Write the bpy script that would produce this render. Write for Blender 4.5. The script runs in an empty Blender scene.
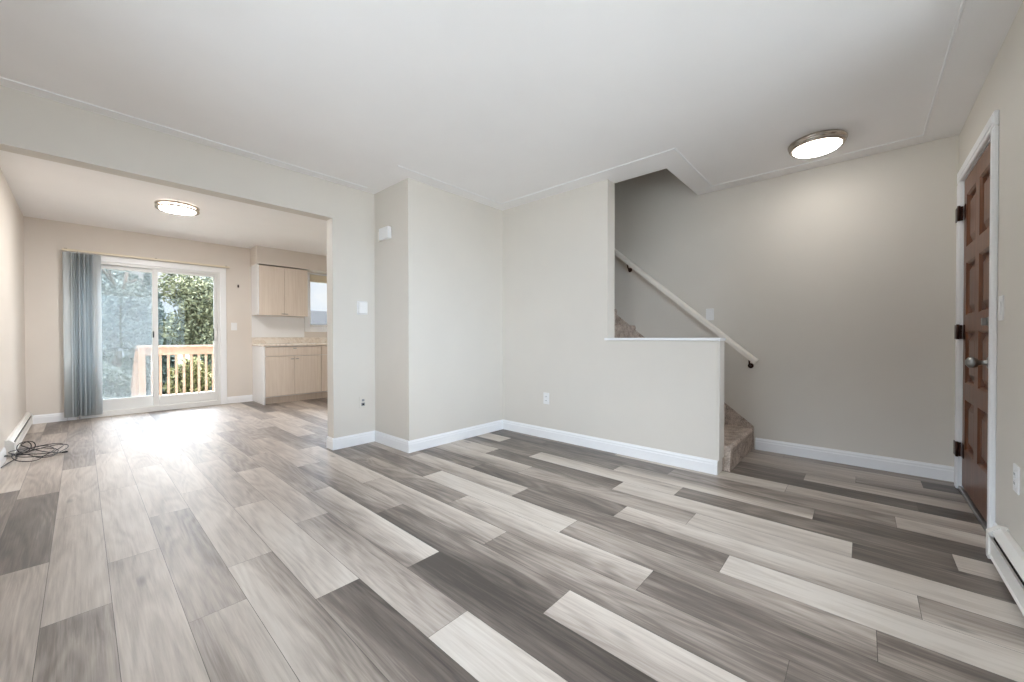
import bpy, math, random
from mathutils import Vector, Matrix

sc = bpy.context.scene
COL = sc.collection
# ------------------------------------------------------------------ camera
CAM_H = 1.0257
YAW, PIT, ROL = math.radians(47.9338), math.radians(-0.5317), math.radians(-0.0923)
FPX = 388.81
cd = bpy.data.cameras.new('camera'); cam = bpy.data.objects.new('camera', cd); COL.objects.link(cam)
fw = Vector((math.sin(YAW)*math.cos(PIT), math.cos(YAW)*math.cos(PIT), math.sin(PIT)))
rt = Vector((math.cos(YAW), -math.sin(YAW), 0)); up = rt.cross(fw)
cr, sr = math.cos(ROL), math.sin(ROL)
rt, up = rt*cr+up*sr, up*cr-rt*sr
M = Matrix(((rt.x, up.x, -fw.x, 0), (rt.y, up.y, -fw.y, 0), (rt.z, up.z, -fw.z, CAM_H), (0, 0, 0, 1)))
cam.matrix_world = M
cd.sensor_width = 36; cd.lens = FPX/1024*36; cd.clip_start = .02; cd.clip_end = 500
sc.camera = cam
sc.view_settings.view_transform = 'Standard'
sc.view_settings.look = 'None'
sc.view_settings.exposure = 0.63
sc.view_settings.gamma = 1
sc.view_settings.use_curve_mapping = False
sc.cycles.use_denoising = True
sc.cycles.max_bounces = 12; sc.cycles.diffuse_bounces = 8; sc.cycles.transparent_max_bounces = 16
sc.cycles.sample_clamp_indirect = 8

# ------------------------------------------------------------------ sky
# soft bright overcast: the sunny side before the house glows near the horizon, the north side is pale low down and bright overhead
SKY_LOW, SKY_HIGH, FRONT_LOW, FRONT_HIGH = .66, 11.5, 5.4, 3.7
w = bpy.data.worlds.new('sky'); sc.world = w; w.use_nodes = True
nt = w.node_tree; nt.nodes.clear()
def wn(t): return nt.nodes.new(t)
tc = wn('ShaderNodeTexCoord'); sp = wn('ShaderNodeSeparateXYZ'); nt.links.new(tc.outputs['Generated'], sp.inputs[0])
def wmap(src, a, b, c, d):
    m = wn('ShaderNodeMapRange'); m.interpolation_type = 'SMOOTHSTEP'
    for k, v in zip(('From Min', 'From Max', 'To Min', 'To Max'), (a, b, c, d)): m.inputs[k].default_value = v
    nt.links.new(src, m.inputs['Value']); return m.outputs[0]
zb = wmap(sp.outputs['Z'], .13, .5, SKY_LOW, SKY_HIGH); zf = wmap(sp.outputs['Z'], .1, .7, FRONT_LOW, FRONT_HIGH)
side = wmap(sp.outputs['Y'], .15, -.45, 0, 1)
mr = wn('ShaderNodeMix'); mr.data_type = 'FLOAT'; nt.links.new(side, mr.inputs[0]); nt.links.new(zb, mr.inputs[2]); nt.links.new(zf, mr.inputs[3])
cl = wn('ShaderNodeTexNoise'); cl.inputs['Scale'].default_value = 5; cl.inputs['Detail'].default_value = 5
nt.links.new(tc.outputs['Generated'], cl.inputs['Vector'])
ramp = wn('ShaderNodeValToRGB'); ramp.color_ramp.elements[0].position = .40; ramp.color_ramp.elements[1].position = .6
ramp.color_ramp.elements[0].color = (.58, .76, .98, 1); ramp.color_ramp.elements[1].color = (.95, .97, 1, 1)
nt.links.new(cl.outputs['Fac'], ramp.inputs[0])
bg = wn('ShaderNodeBackground'); nt.links.new(ramp.outputs[0], bg.inputs['Color']); nt.links.new(mr.outputs[0], bg.inputs['Strength'])
wo = wn('ShaderNodeOutputWorld'); nt.links.new(bg.outputs[0], wo.inputs[0])

# ------------------------------------------------------------------ sun (over the right end of the house: lights deck and trees)
sd = bpy.data.lights.new('sun', 'SUN'); sd.energy = 5.0; sd.angle = math.radians(1.0); sd.color = (1, .93, .82)
so = bpy.data.objects.new('sun', sd); COL.objects.link(so)
so.rotation_euler = Vector((-.70, .03, -.72)).to_track_quat('-Z', 'Y').to_euler(); so.location = (12, 6, 14)
# portals in the openings guide daylight sampling; they emit nothing
def portal(name, loc, rot, sx, sy):
    d = bpy.data.lights.new(name, 'AREA'); d.shape = 'RECTANGLE'; d.size = sx; d.size_y = sy; d.cycles.is_portal = True
    o = bpy.data.objects.new(name, d); COL.objects.link(o); o.location = loc; o.rotation_euler = rot
# ------------------------------------------------------------------ key dimensions
CE, CD_ = 2.44, 2.463           # ceilings: living, dining
XL, XS, XT, XF = -.445, 3.166, 3.298, 4.128   # left wall, stair wall (two faces), right wall
YF, YB = -.493, 7.346           # front wall, back wall
YH, YH2 = 3.5865, 3.713         # middle wall (two faces)
XP, YP = 1.949, 2.996           # pantry box
XO, ZO = 1.539, 2.115           # opening to the dining room
YE, YN, YO = 1.702, .798, 1.229 # end of full wall, end of half wall, ceiling opening
ZC = 1.02                       # half wall cap
portal('portal_front', (1.2, YF-.16, 1.35), (math.radians(90), 0, 0), 2.8, 1.85)
portal('portal_left', (XL-.16, 1.25, 1.55), (0, math.radians(-90), 0), 1.25, 2.25)
portal('portal_patio', (.70, YB+.17, 1.02), (math.radians(-90), 0, 0), 1.5, 2.05)
portal('portal_kitchen', (3.3, YB+.17, 1.6), (math.radians(-90), 0, 0), 1.2, 1.1)

# ------------------------------------------------------------------ helpers
class MB:
    def __init__(s): s.v = []; s.f = []; s.m = []; s.sm = []
    def add(s, vs, fs, mi=0, smooth=False):
        n = len(s.v); s.v += [tuple(v) for v in vs]
        for f in fs: s.f.append(tuple(i+n for i in f)); s.m.append(mi); s.sm.append(smooth)
        return s
    def box(s, x0, x1, y0, y1, z0, z1, mi=0, mat=None):
        vs = [Vector((x, y, z)) for z in (z0, z1) for y in (y0, y1) for x in (x0, x1)]
        if mat: vs = [mat @ v for v in vs]
        return s.add(vs, [(0, 2, 3, 1), (4, 5, 7, 6), (0, 1, 5, 4), (2, 6, 7, 3), (0, 4, 6, 2), (1, 3, 7, 5)], mi)
    def bbox(s, x0, x1, y0, y1, z0, z1, b=.003, mi=0, mat=None):
        # box with chamfered edges (24 vertices)
        b = min(b, (x1-x0)/2.01, (y1-y0)/2.01, (z1-z0)/2.01)
        import itertools
        lo = (x0, y0, z0); hi = (x1, y1, z1); vs = []; idx = {}
        for sx, sy, sz in itertools.product((0, 1), repeat=3):
            sg = (sx, sy, sz)
            for ax in range(3):
                c = [hi[i]-b if sg[i] else lo[i]+b for i in range(3)]
                c[ax] = hi[ax] if sg[ax] else lo[ax]
                idx[(sg, ax)] = len(vs); vs.append(Vector(c))
        fs = []
        for ax in range(3):
            u, w_ = [i for i in range(3) if i != ax]
            for sd_ in (0, 1):
                q = []
                for a, c in ((0, 0), (1, 0), (1, 1), (0, 1)):
                    g = [0, 0, 0]; g[ax] = sd_; g[u] = a; g[w_] = c; q.append(idx[(tuple(g), ax)])
                fs.append(q)
        for ax in range(3):        # edges parallel to ax
            u, w_ = [i for i in range(3) if i != ax]
            for a, c in itertools.product((0, 1), repeat=2):
                g0 = [0, 0, 0]; g0[u] = a; g0[w_] = c; g1 = list(g0); g1[ax] = 1
                g0, g1 = tuple(g0), tuple(g1)
                fs.append([idx[(g0, u)], idx[(g1, u)], idx[(g1, w_)], idx[(g0, w_)]])
        for g in itertools.product((0, 1), repeat=3): fs.append([idx[(g, 0)], idx[(g, 1)], idx[(g, 2)]])
        cen = Vector(((x0+x1)/2, (y0+y1)/2, (z0+z1)/2)); out = []
        for f in fs:
            p = [vs[i] for i in f]; n = (p[1]-p[0]).cross(p[2]-p[0]); c = sum(p, Vector())/len(p)
            out.append(tuple(f) if n.dot(c-cen) > 0 else tuple(reversed(f)))
        if mat: vs = [mat @ v for v in vs]
        return s.add(vs, out, mi)
    def lathe(s, prof, n=32, mi=0, mat=None, smooth=True):
        vs = []; fs = []; k = len(prof)
        for i in range(n):
            a = 2*math.pi*i/n
            for r, z in prof: vs.append(Vector((r*math.cos(a), r*math.sin(a), z)))
        for i in range(n):
            j = (i+1) % n
            for q in range(k-1): fs.append((i*k+q, j*k+q, j*k+q+1, i*k+q+1))
        if mat: vs = [mat @ v for v in vs]
        return s.add(vs, fs, mi, smooth)
    def tube(s, path, r, n=8, closed=False, mi=0, cap=True):
        P = [Vector(p) for p in path]; N = len(P); vs = []; fs = []
        T = []
        for i in range(N):
            a = P[(i-1) % N] if (closed or i > 0) else P[0]; c = P[(i+1) % N] if (closed or i < N-1) else P[-1]
            T.append((c-a).normalized())
        ref = Vector((0, 0, 1)) if abs(T[0].z) < .9 else Vector((1, 0, 0))
        u = T[0].cross(ref).normalized()
        for i in range(N):
            u = (u - T[i]*u.dot(T[i])).normalized(); v = T[i].cross(u)
            for k in range(n):
                a = 2*math.pi*k/n; vs.append(P[i]+r*(math.cos(a)*u+math.sin(a)*v))
        for i in range(N if closed else N-1):
            j = (i+1) % N
            for k in range(n): fs.append((i*n+k, i*n+(k+1) % n, j*n+(k+1) % n, j*n+k))
        if cap and not closed: fs += [tuple(reversed(range(n))), tuple((N-1)*n+k for k in range(n))]
        return s.add(vs, fs, mi, True)
    def prism(s, poly, ax, a, b, mi=0):
        # poly: 2D points; extruded along axis ax (0,1,2) between a and b
        n = len(poly); vs = []
        for t in (a, b):
            for p in poly:
                c = list(p); c.insert(ax, t); vs.append(Vector(c))
        fs = [tuple(range(n)), tuple(range(2*n-1, n-1, -1))] + [(i, n+i, n+(i+1) % n, (i+1) % n) for i in range(n)]
        return s.add(vs, fs, mi)
    def build(s, name, mat, parent=None, fix=True):
        me = bpy.data.meshes.new(name); me.from_pydata(s.v, [], s.f)
        for m in (mat if isinstance(mat, (list, tuple)) else [mat]): me.materials.append(m)
        for p, mi, sm in zip(me.polygons, s.m, s.sm): p.material_index = mi; p.use_smooth = sm
        if fix:
            import bmesh
            bm = bmesh.new(); bm.from_mesh(me); bmesh.ops.recalc_face_normals(bm, faces=bm.faces); bm.to_mesh(me); bm.free()
        me.update()
        o = bpy.data.objects.new(name, me); COL.objects.link(o)
        if parent:
            o.parent = parent; pl = parent; t = Vector()
            while pl: t += Vector(pl.location); pl = pl.parent
            for v in me.vertices: v.co -= t          # built in world coordinates, stored relative to its thing
        return o
def tag(o, label=None, cat=None, group=None, kind=None):
    if label: o['label'] = label
    if cat: o['category'] = cat
    if group: o['group'] = group
    if kind: o['kind'] = kind
    return o
def empty(name, loc, label=None, cat=None, group=None, kind=None):
    o = bpy.data.objects.new(name, None); COL.objects.link(o); o.location = loc; o.empty_display_size = .1
    return tag(o, label, cat, group, kind)
def struct(name, mb, mat, parent=None, label=None):
    o = mb.build(name, mat, parent)
    if not parent: o['kind'] = 'structure'
    if label: o['label'] = label
    return o
def copy_tree(o, parent=None):
    c = o.copy(); COL.objects.link(c)
    if parent: c.parent = parent
    for ch in list(o.children): copy_tree(ch, c)
    return c

# ------------------------------------------------------------------ materials
def srgb(r, g, b):
    f = lambda c: (c/255/12.92 if c/255 <= .04045 else ((c/255+.055)/1.055)**2.4)
    return (f(r), f(g), f(b), 1)
class NM:
    def __init__(s, name):
        s.m = bpy.data.materials.new(name); s.m.use_nodes = True; s.t = s.m.node_tree; s.t.nodes.clear()
        s.out = s.n('ShaderNodeOutputMaterial'); s.b = s.n('ShaderNodeBsdfPrincipled'); s.l(s.b.outputs[0], s.out.inputs[0])
    def n(s, t, **k):
        x = s.t.nodes.new(t)
        for a, v in k.items(): setattr(x, a, v)
        return x
    def l(s, a, b): s.t.links.new(a, b)
    def co(s, scale=(1, 1, 1), kind='Object'):
        tc = s.n('ShaderNodeTexCoord'); mp = s.n('ShaderNodeMapping'); mp.inputs['Scale'].default_value = scale
        s.l(tc.outputs[kind], mp.inputs[0]); return mp.outputs[0]
    def noise(s, vec, scale, detail=4, rough=.5, dist=0):
        x = s.n('ShaderNodeTexNoise'); x.inputs['Scale'].default_value = scale; x.inputs['Detail'].default_value = detail
        x.inputs['Roughness'].default_value = rough; x.inputs['Distortion'].default_value = dist
        if vec is not None: s.l(vec, x.inputs['Vector'])
        return x.outputs['Fac']
    def ramp(s, fac, stops):
        r = s.n('ShaderNodeValToRGB'); e = r.color_ramp.elements
        while len(e) < len(stops): e.new(.5)
        for q, (p, c) in zip(e, stops): q.position = p; q.color = c
        s.l(fac, r.inputs[0]); return r.outputs[0]
    def bump(s, h, st, dist=.01):
        b = s.n('ShaderNodeBump'); b.inputs['Strength'].default_value = st; b.inputs['Distance'].default_value = dist
        s.l(h, b.inputs['Height']); s.l(b.outputs[0], s.b.inputs['Normal'])
    def set(s, **k):
        for a, v in k.items(): s.b.inputs[a.replace('_', ' ')].default_value = v
        return s
def plain(name, c, rough=.5, metal=0, var=.04, scale=8, bump=0, spec=.5):
    q = NM(name); q.set(Roughness=rough, Metallic=metal); q.b.inputs['Specular IOR Level'].default_value = spec
    f = q.noise(q.co(), scale, 3)
    q.l(q.ramp(f, [(.3, tuple(x*(1-var) for x in c[:3])+(1,)), (.7, tuple(min(1, x*(1+var)) for x in c[:3])+(1,))]), q.b.inputs['Base Color'])
    if bump: q.bump(q.noise(q.co(), 220, 2), bump, .002)
    return q.m
def woody(name, c1, c2, c3, scale=(30, 30, 2), rough=.4, bump=.05):
    q = NM(name); q.set(Roughness=rough)
    v = q.co(scale); f = q.noise(v, 1.0, 6, .6, .6)
    q.l(q.ramp(f, [(.25, c1), (.5, c2), (.75, c3)]), q.b.inputs['Base Color'])
    q.bump(f, bump, .003); return q.m
M_wall = plain('wall_paint', srgb(218, 213, 205), .55, 0, .012, 3, .04, .3)
M_warm = plain('dining_wall_paint', srgb(221, 213, 204), .55, 0, .012, 3, .04, .3)
M_ceil = plain('ceiling_paint', srgb(244, 243, 243), .7, 0, .01, 3, .06, .2)
M_trim = plain('white_trim_paint', srgb(240, 241, 243), .35, 0, .01)
M_white = plain('white_plastic', srgb(236, 236, 236), .35, 0, .01)
M_vinyl = plain('white_vinyl', srgb(226, 226, 224), .35, 0, .01)
M_heater = plain('heater_enamel', srgb(232, 229, 224), .4, 0, .01)
M_grey = plain('heater_grey', srgb(150, 152, 156), .4, .3, .03)
M_dark = plain('dark_gap', srgb(30, 28, 27), .8, 0, .02)
M_black = plain('black_rubber', srgb(28, 28, 32), .45, 0, .05)
M_nickel = plain('brushed_nickel', srgb(190, 180, 168), .25, 1, .05, 30)
M_steel = plain('satin_steel', srgb(160, 160, 158), .3, 1, .05, 30)
M_bronze = plain('dark_bronze', srgb(62, 36, 28), .35, .6, .1, 40)
M_wood = woody('mahogany', srgb(82, 46, 26), srgb(108, 66, 42), srgb(130, 84, 56), (28, 28, 1.6), .35)
M_cab = woody('pale_woodgrain', srgb(214, 199, 184), srgb(224, 211, 197), srgb(231, 219, 206), (40, 40, 1.5), .45, .03)
M_cedar = woody('cedar_lumber', srgb(136, 108, 88), srgb(150, 122, 102), srgb(164, 138, 118), (14, 14, 14), .6)
M_deck = woody('deck_boards', srgb(196, 184, 168), srgb(208, 197, 182), srgb(218, 208, 196), (3, 40, 10), .7)
M_rail = plain('handrail_paint', srgb(236, 230, 222), .35, 0, .02)
def slatmat():
    q = NM('blind_fabric'); t = q.t; df = q.n('ShaderNodeBsdfDiffuse'); df.inputs[0].default_value = srgb(232, 236, 238)
    tl = q.n('ShaderNodeBsdfTranslucent'); tl.inputs[0].default_value = srgb(230, 236, 238)
    mx = q.n('ShaderNodeMixShader'); mx.inputs[0].default_value = .5
    q.l(df.outputs[0], mx.inputs[1]); q.l(tl.outputs[0], mx.inputs[2]); q.l(mx.outputs[0], q.out.inputs[0]); t.nodes.remove(q.b); return q.m
M_slat = slatmat()
M_track = plain('cream_track', srgb(226, 214, 190), .35, 0, .02)
M_brick = plain('outer_cladding', srgb(170, 160, 150), .9)
def carpet():
    q = NM('carpet'); q.set(Roughness=1.0); q.b.inputs['Specular IOR Level'].default_value = .1
    f = q.noise(q.co(), 120, 3, .7); g = q.noise(q.co(), 14, 3, .6)
    mx = q.n('ShaderNodeMath', operation='MULTIPLY_ADD'); mx.inputs[1].default_value = .6; q.l(f, mx.inputs[0])
    m2 = q.n('ShaderNodeMath', operation='MULTIPLY'); m2.inputs[1].default_value = .4; q.l(g, m2.inputs[0]); q.l(m2.outputs[0], mx.inputs[2])
    q.l(q.ramp(mx.outputs[0], [(.36, srgb(138, 126, 118)), (.5, srgb(190, 175, 163)), (.62, srgb(222, 209, 198))]), q.b.inputs['Base Color'])
    q.bump(f, .8, .01); return q.m
M_carpet = carpet()
def glass(name, tint=(1, 1, 1, 1), haze=0):
    q = NM(name); t = q.t
    tr = q.n('ShaderNodeBsdfTransparent'); tr.inputs[0].default_value = tint
    gl = q.n('ShaderNodeBsdfGlossy'); gl.inputs['Roughness'].default_value = .02
    fr = q.n('ShaderNodeFresnel'); fr.inputs[0].default_value = 1.25
    mx = q.n('ShaderNodeMixShader'); q.l(fr.outputs[0], mx.inputs[0]); q.l(tr.outputs[0], mx.inputs[1]); q.l(gl.outputs[0], mx.inputs[2])
    q.l(mx.outputs[0], q.out.inputs[0]); t.nodes.remove(q.b); return q.m
M_glass = glass('clear_glass', (.97, .98, .98, 1))
def screen():
    q = NM('insect_screen'); t = q.t
    tr = q.n('ShaderNodeBsdfTransparent'); df = q.n('ShaderNodeBsdfDiffuse'); df.inputs[0].default_value = srgb(190, 196, 198)
    # fine woven mesh averaged to its open area
    mx = q.n('ShaderNodeMixShader'); mx.inputs[0].default_value = .30
    q.l(tr.outputs[0], mx.inputs[1]); q.l(df.outputs[0], mx.inputs[2]); q.l(mx.outputs[0], q.out.inputs[0]); t.nodes.remove(q.b); return q.m
M_screen = screen()
def lampglass(name, col, strength):
    q = NM(name); q.set(Roughness=.3, Base_Color=(.9, .9, .88, 1)); q.b.inputs['Emission Color'].default_value = col
    q.b.inputs['Emission Strength'].default_value = strength; return q.m
M_lamp = lampglass('lit_frosted_glass', (1, .96, .90, 1), 14)
M_lampside = lampglass('lit_drum_glass', (1, .93, .86, 1), 5)
M_lamp2 = lampglass('lit_frosted_glass_dining', (1, .975, .955, 1), 118)
def leafmat(name, c1, c2, c3):
    q = NM(name); q.set(Roughness=.6)
    g = q.n('ShaderNodeNewGeometry'); f = q.noise(q.co(), 3.0, 3)
    mx = q.n('ShaderNodeMath', operation='ADD'); q.l(g.outputs['Random Per Island'], mx.inputs[0]); q.l(f, mx.inputs[1])
    hf = q.n('ShaderNodeMath', operation='MULTIPLY'); hf.inputs[1].default_value = .5; q.l(mx.outputs[0], hf.inputs[0])
    q.l(q.ramp(hf.outputs[0], [(.25, c1), (.5, c2), (.75, c3)]), q.b.inputs['Base Color']); return q.m
M_leaf1 = leafmat('cedar_leaves', srgb(64, 69, 50), srgb(98, 101, 74), srgb(138, 138, 106))
M_leaf2 = leafmat('dark_conifer_needles', srgb(44, 58, 52), srgb(66, 80, 72), srgb(94, 106, 96))
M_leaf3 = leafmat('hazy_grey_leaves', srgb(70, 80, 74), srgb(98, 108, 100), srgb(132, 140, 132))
M_leaf4 = leafmat('sunny_hedge_leaves', srgb(60, 66, 34), srgb(106, 106, 58), srgb(150, 142, 96))
M_bark = plain('bark', srgb(96, 84, 74), .9, 0, .2, 12, .3)
M_lawn = plain('lawn', srgb(84, 94, 74), .95, 0, .25, 2)
M_soil = plain('front_yard', srgb(160, 158, 154), .95, 0, .1, 2)
M_siding = plain('neighbour_siding', srgb(140, 146, 152), .6)
M_shingle = plain('grey_shingles', srgb(50, 49, 49), .95, 0, .25, 6, 0, .05)
M_roofsnow = plain('pale_roof', srgb(128, 130, 134), .8)
def marble():
    q = NM('marbled_laminate'); q.set(Roughness=.25)
    f = q.noise(q.co(), 3.2, 8, .65, 1.6)
    q.l(q.ramp(f, [(.38, srgb(240, 232, 222)), (.48, srgb(234, 224, 210)), (.5, srgb(214, 202, 188)), (.52, srgb(236, 226, 214)), (.7, srgb(242, 238, 230))]), q.b.inputs['Base Color']); return q.m
M_marble = marble()
def floormat():
    q = NM('laminate_planks'); at = q.n('ShaderNodeAttribute', attribute_name='tone'); rn = q.n('ShaderNodeAttribute', attribute_name='pid')
    tc = q.n('ShaderNodeTexCoord')
    # every plank reads its own stretch of grain
    ad = q.n('ShaderNodeVectorMath', operation='MULTIPLY_ADD'); q.l(rn.outputs['Color'], ad.inputs[0]); ad.inputs[1].default_value = (37, 53, 19)
    q.l(tc.outputs['Object'], ad.inputs[2])
    def mapped(sc_):
        mp = q.n('ShaderNodeMapping'); mp.inputs['Scale'].default_value = sc_; q.l(ad.outputs[0], mp.inputs[0]); return mp.outputs[0]
    big = q.noise(mapped((5.5, .9, 1)), 1.0, 3, .55, .8)       # broad smoky bands along the plank
    med = q.noise(mapped((38, 2.0, 1)), 1.0, 6, .65, 1.2)      # grain
    fin = q.noise(mapped((170, 6, 1)), 1.0, 3, .6, .2)         # fine streaks
    def ma(a, k, b):
        m = q.n('ShaderNodeMath', operation='MULTIPLY_ADD'); q.l(a, m.inputs[0]); m.inputs[1].default_value = k
        if hasattr(b, 'node'): q.l(b, m.inputs[2])
        else: m.inputs[2].default_value = b
        return m.outputs[0]
    # growth rings cut lengthwise: contour lines of a slow noise
    rb = q.noise(mapped((4.5, .55, 1)), 1.0, 2, .5, .3)
    sn = q.n('ShaderNodeMath', operation='SINE'); q.l(ma(rb, 95.0, ma(fin, 1.6, 0.0)), sn.inputs[0]); ring = sn.outputs[0]
    s_ = ma(big, .75, at.outputs['Fac']); s_ = ma(med, .50, s_); s_ = ma(fin, .36, s_); s_ = ma(ring, .055, s_); s_ = ma(s_, 1.0, -.80)
    c = q.ramp(s_, [(0, srgb(64, 56, 51)), (.3, srgb(114, 103, 95)), (.55, srgb(160, 148, 138)), (.8, srgb(191, 180, 169)), (1, srgb(205, 196, 186))])
    # knots
    vo = q.n('ShaderNodeTexVoronoi'); vo.inputs['Scale'].default_value = 1.0; q.l(mapped((5, 1.6, 1)), vo.inputs['Vector'])
    kn = q.n('ShaderNodeMapRange'); kn.inputs['From Min'].default_value = .02; kn.inputs['From Max'].default_value = .10
    kn.inputs['To Min'].default_value = .55; kn.inputs['To Max'].default_value = 1; q.l(vo.outputs['Distance'], kn.inputs['Value'])
    mxc = q.n('ShaderNodeMix', data_type='RGBA', blend_type='MULTIPLY'); mxc.inputs['Factor'].default_value = 1
    q.l(c, mxc.inputs['A']); q.l(kn.outputs[0], mxc.inputs['B'])
    q.l(mxc.outputs['Result'], q.b.inputs['Base Color'])
    rg = q.n('ShaderNodeMapRange'); rg.inputs['To Min'].default_value = .34; rg.inputs['To Max'].default_value = .50; q.l(med, rg.inputs['Value'])
    q.l(rg.outputs[0], q.b.inputs['Roughness'])
    q.b.inputs['Coat Weight'].default_value = .45; q.b.inputs['Coat Roughness'].default_value = .55
    q.bump(ma(fin, .5, med), .10, .002); return q.m
M_floor = floormat()

# ------------------------------------------------------------------ floor: plank by plank (one object)
PW, PX0, PL = .1783, .2505, 1.222
ROWS = {  # row: (one butt joint, {plank counted from that joint (0 = beyond it, -1 = nearer): (tone on the low-X edge, on the high-X edge)})
 -4: (3.0, {}), -3: (2.762, {-1: (.6, .65), 0: (.2, .32), 1: (.6, .65), 2: (.45, .55), 3: (.3, .35)}),
 -2: (2.155, {-1: (.42, .5), 0: (.65, .75), 1: (.7, .65), 2: (.42, .5), 3: (.4, .5)}),
 -1: (2.545, {-2: (.55, .7), -1: (.66, .8), 0: (.7, .8), 1: (.7, .75), 2: (.55, .65), 3: (.6, .7)}),
  0: (1.795, {-1: (.52, .8), 0: (.55, .45), 1: (.75, .75), 2: (.75, .7), 3: (.6, .65)}),  # left rows raised in tone to paint in the pale patio door sheen
  1: (2.10, {-2: (.7, .5), -1: (.85, .35), 0: (.68, .6), 1: (.65, .75), 2: (.7, .75), 3: (.5, .6)}),
  2: (1.587, {-1: (.5, .0), 0: (.75, .85), 1: (.55, .6), 2: (.45, .5), 3: (.7, .6)}),
  3: (1.098, {-1: (.85, .8), 0: (.6, .42), 1: (.62, .7), 2: (.4, .5), 3: (.55, .6), 4: (.6, .7)}),
  4: (1.502, {-2: (.3, .3), -1: (.15, .02), 0: (.3, .92), 1: (.45, .5), 2: (.35, .45), 3: (.5, .6)}),
  5: (2.10, {-2: (.55, .95), -1: (.12, .42), 0: (.25, .62), 1: (.65, .6), 2: (.4, .5), 3: (.6, .6)}),
  6: (1.39, {-2: (.35, .3), -1: (.35, .45), 0: (.4, .9), 1: (.65, .8), 2: (.45, .35), 3: (.5, .6), 4: (.7, .6)}),
  7: (.678, {-1: (.32, .28), 0: (.45, .92), 1: (.35, .45), 2: (.3, .45), 3: (.6, .7), 4: (.5, .5)}),
  8: (1.182, {-2: (.3, .35), -1: (.38, .55), 0: (.85, .95), 1: (.3, .4), 2: (.5, .5), 3: (.7, .7)}),
  9: (.461, {-1: (.85, .95), 0: (.25, .3), 1: (.6, .9), 2: (.6, .5), 3: (.4, .5)}),
 10: (1.057, {-2: (.75, .4), -1: (.45, .95), 0: (.2, .3), 1: (.35, .3)}),
 11: (.716, {-1: (.8, .85), 0: (.6, .42), 1: (.45, .92), 2: (.5, .6)}),
 12: (.033, {-1: (.22, .15), 0: (.75, .95), 1: (.32, .18), 2: (.8, .7)}),
 13: (.906, {-2: (.6, .8), -1: (.28, .22), 0: (.95, .6), 1: (.4, .25)}),
 14: (.206, {-1: (.12, .22), 0: (.9, .35), 1: (.3, .2), 2: (.75, .8)}),
 15: (-.14, {-1: (.6, .9), 0: (.5, .35), 1: (.12, .2), 2: (.12, .15)}),
 16: (.38, {-2: (.5, .4), -1: (.5, .85), 0: (.7, .85), 1: (.4, .4)}),
 17: (-.25, {-1: (.05, .1), 0: (.22, .2), 1: (.3, .3)}),
 18: (.312, {-1: (.8, .65), 0: (.3, .25)}),
 19: (.033, {-1: (.25, .7), 0: (.65, .7)}),
 20: (-.31, {-1: (.08, .12), 0: (.6, .65), 1: (.3, .3)}),
 21: (.5, {-1: (.5, .45), 0: (.4, .4)}),
}
def build_floor():
    rnd = random.Random(4); v = []; f = []; tone = []; pid = []
    X0, X1, Y0, Y1 = XL-.02, XF+.02, YF-.02, YB+.02
    def quad(x0, x1, y0, y1, z, tl, tr, p):
        n = len(v); v.extend([(x0, y0, z), (x1, y0, z), (x1, y1, z), (x0, y1, z)]); f.append((n, n+1, n+2, n+3))
        tone.extend([tl, tr, tr, tl]); pid.extend([p]*4)
    quad(X0, X1, Y0, Y1, -.002, -.6, -.6, (0, 0, 0))      # dark ground of the joints
    g = .0008
    for r, (j, tn) in ROWS.items():
        x0, x1 = PX0+PW*r, PX0+PW*(r+1)
        cx0, cx1 = max(x0, X0), min(x1, X1)
        if cx1-cx0 < .005: continue
        for k in range(-4, 7):
            y0, y1 = j+k*PL, j+(k+1)*PL
            cy0, cy1 = max(y0, Y0), min(y1, Y1)
            if cy1-cy0 < .01: continue
            a, b = tn.get(k, (rnd.uniform(.2, .85),)*2)
            t = lambda x: a+(b-a)*(x-x0)/(x1-x0)
            quad(cx0+g, cx1-g, cy0+g, cy1-g, 0, t(cx0), t(cx1), (rnd.random(), rnd.random(), rnd.random()))
    # solid slab underneath
    n = len(v); zs = (-.12, -.004)
    for z in zs: v.extend([(X0, Y0, z), (X1, Y0, z), (X1, Y1, z), (X0, Y1, z)])
    f.extend([(n+3, n+2, n+1, n), (n, n+1, n+5, n+4), (n+1, n+2, n+6, n+5), (n+2, n+3, n+7, n+6), (n+3, n, n+4, n+7)])
    tone.extend([0]*8); pid.extend([(0, 0, 0)]*8)
    me = bpy.data.meshes.new('floor'); me.from_pydata(v, [], f); me.materials.append(M_floor)
    a = me.attributes.new('tone', 'FLOAT', 'POINT'); a.data.foreach_set('value', tone)
    c = me.attributes.new('pid', 'FLOAT_VECTOR', 'POINT'); c.data.foreach_set('vector', [q for p in pid for q in p])
    o = bpy.data.objects.new('floor', me); COL.objects.link(o); tag(o, 'grey and beige laminate plank floor', kind='structure')
build_floor()

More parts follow.
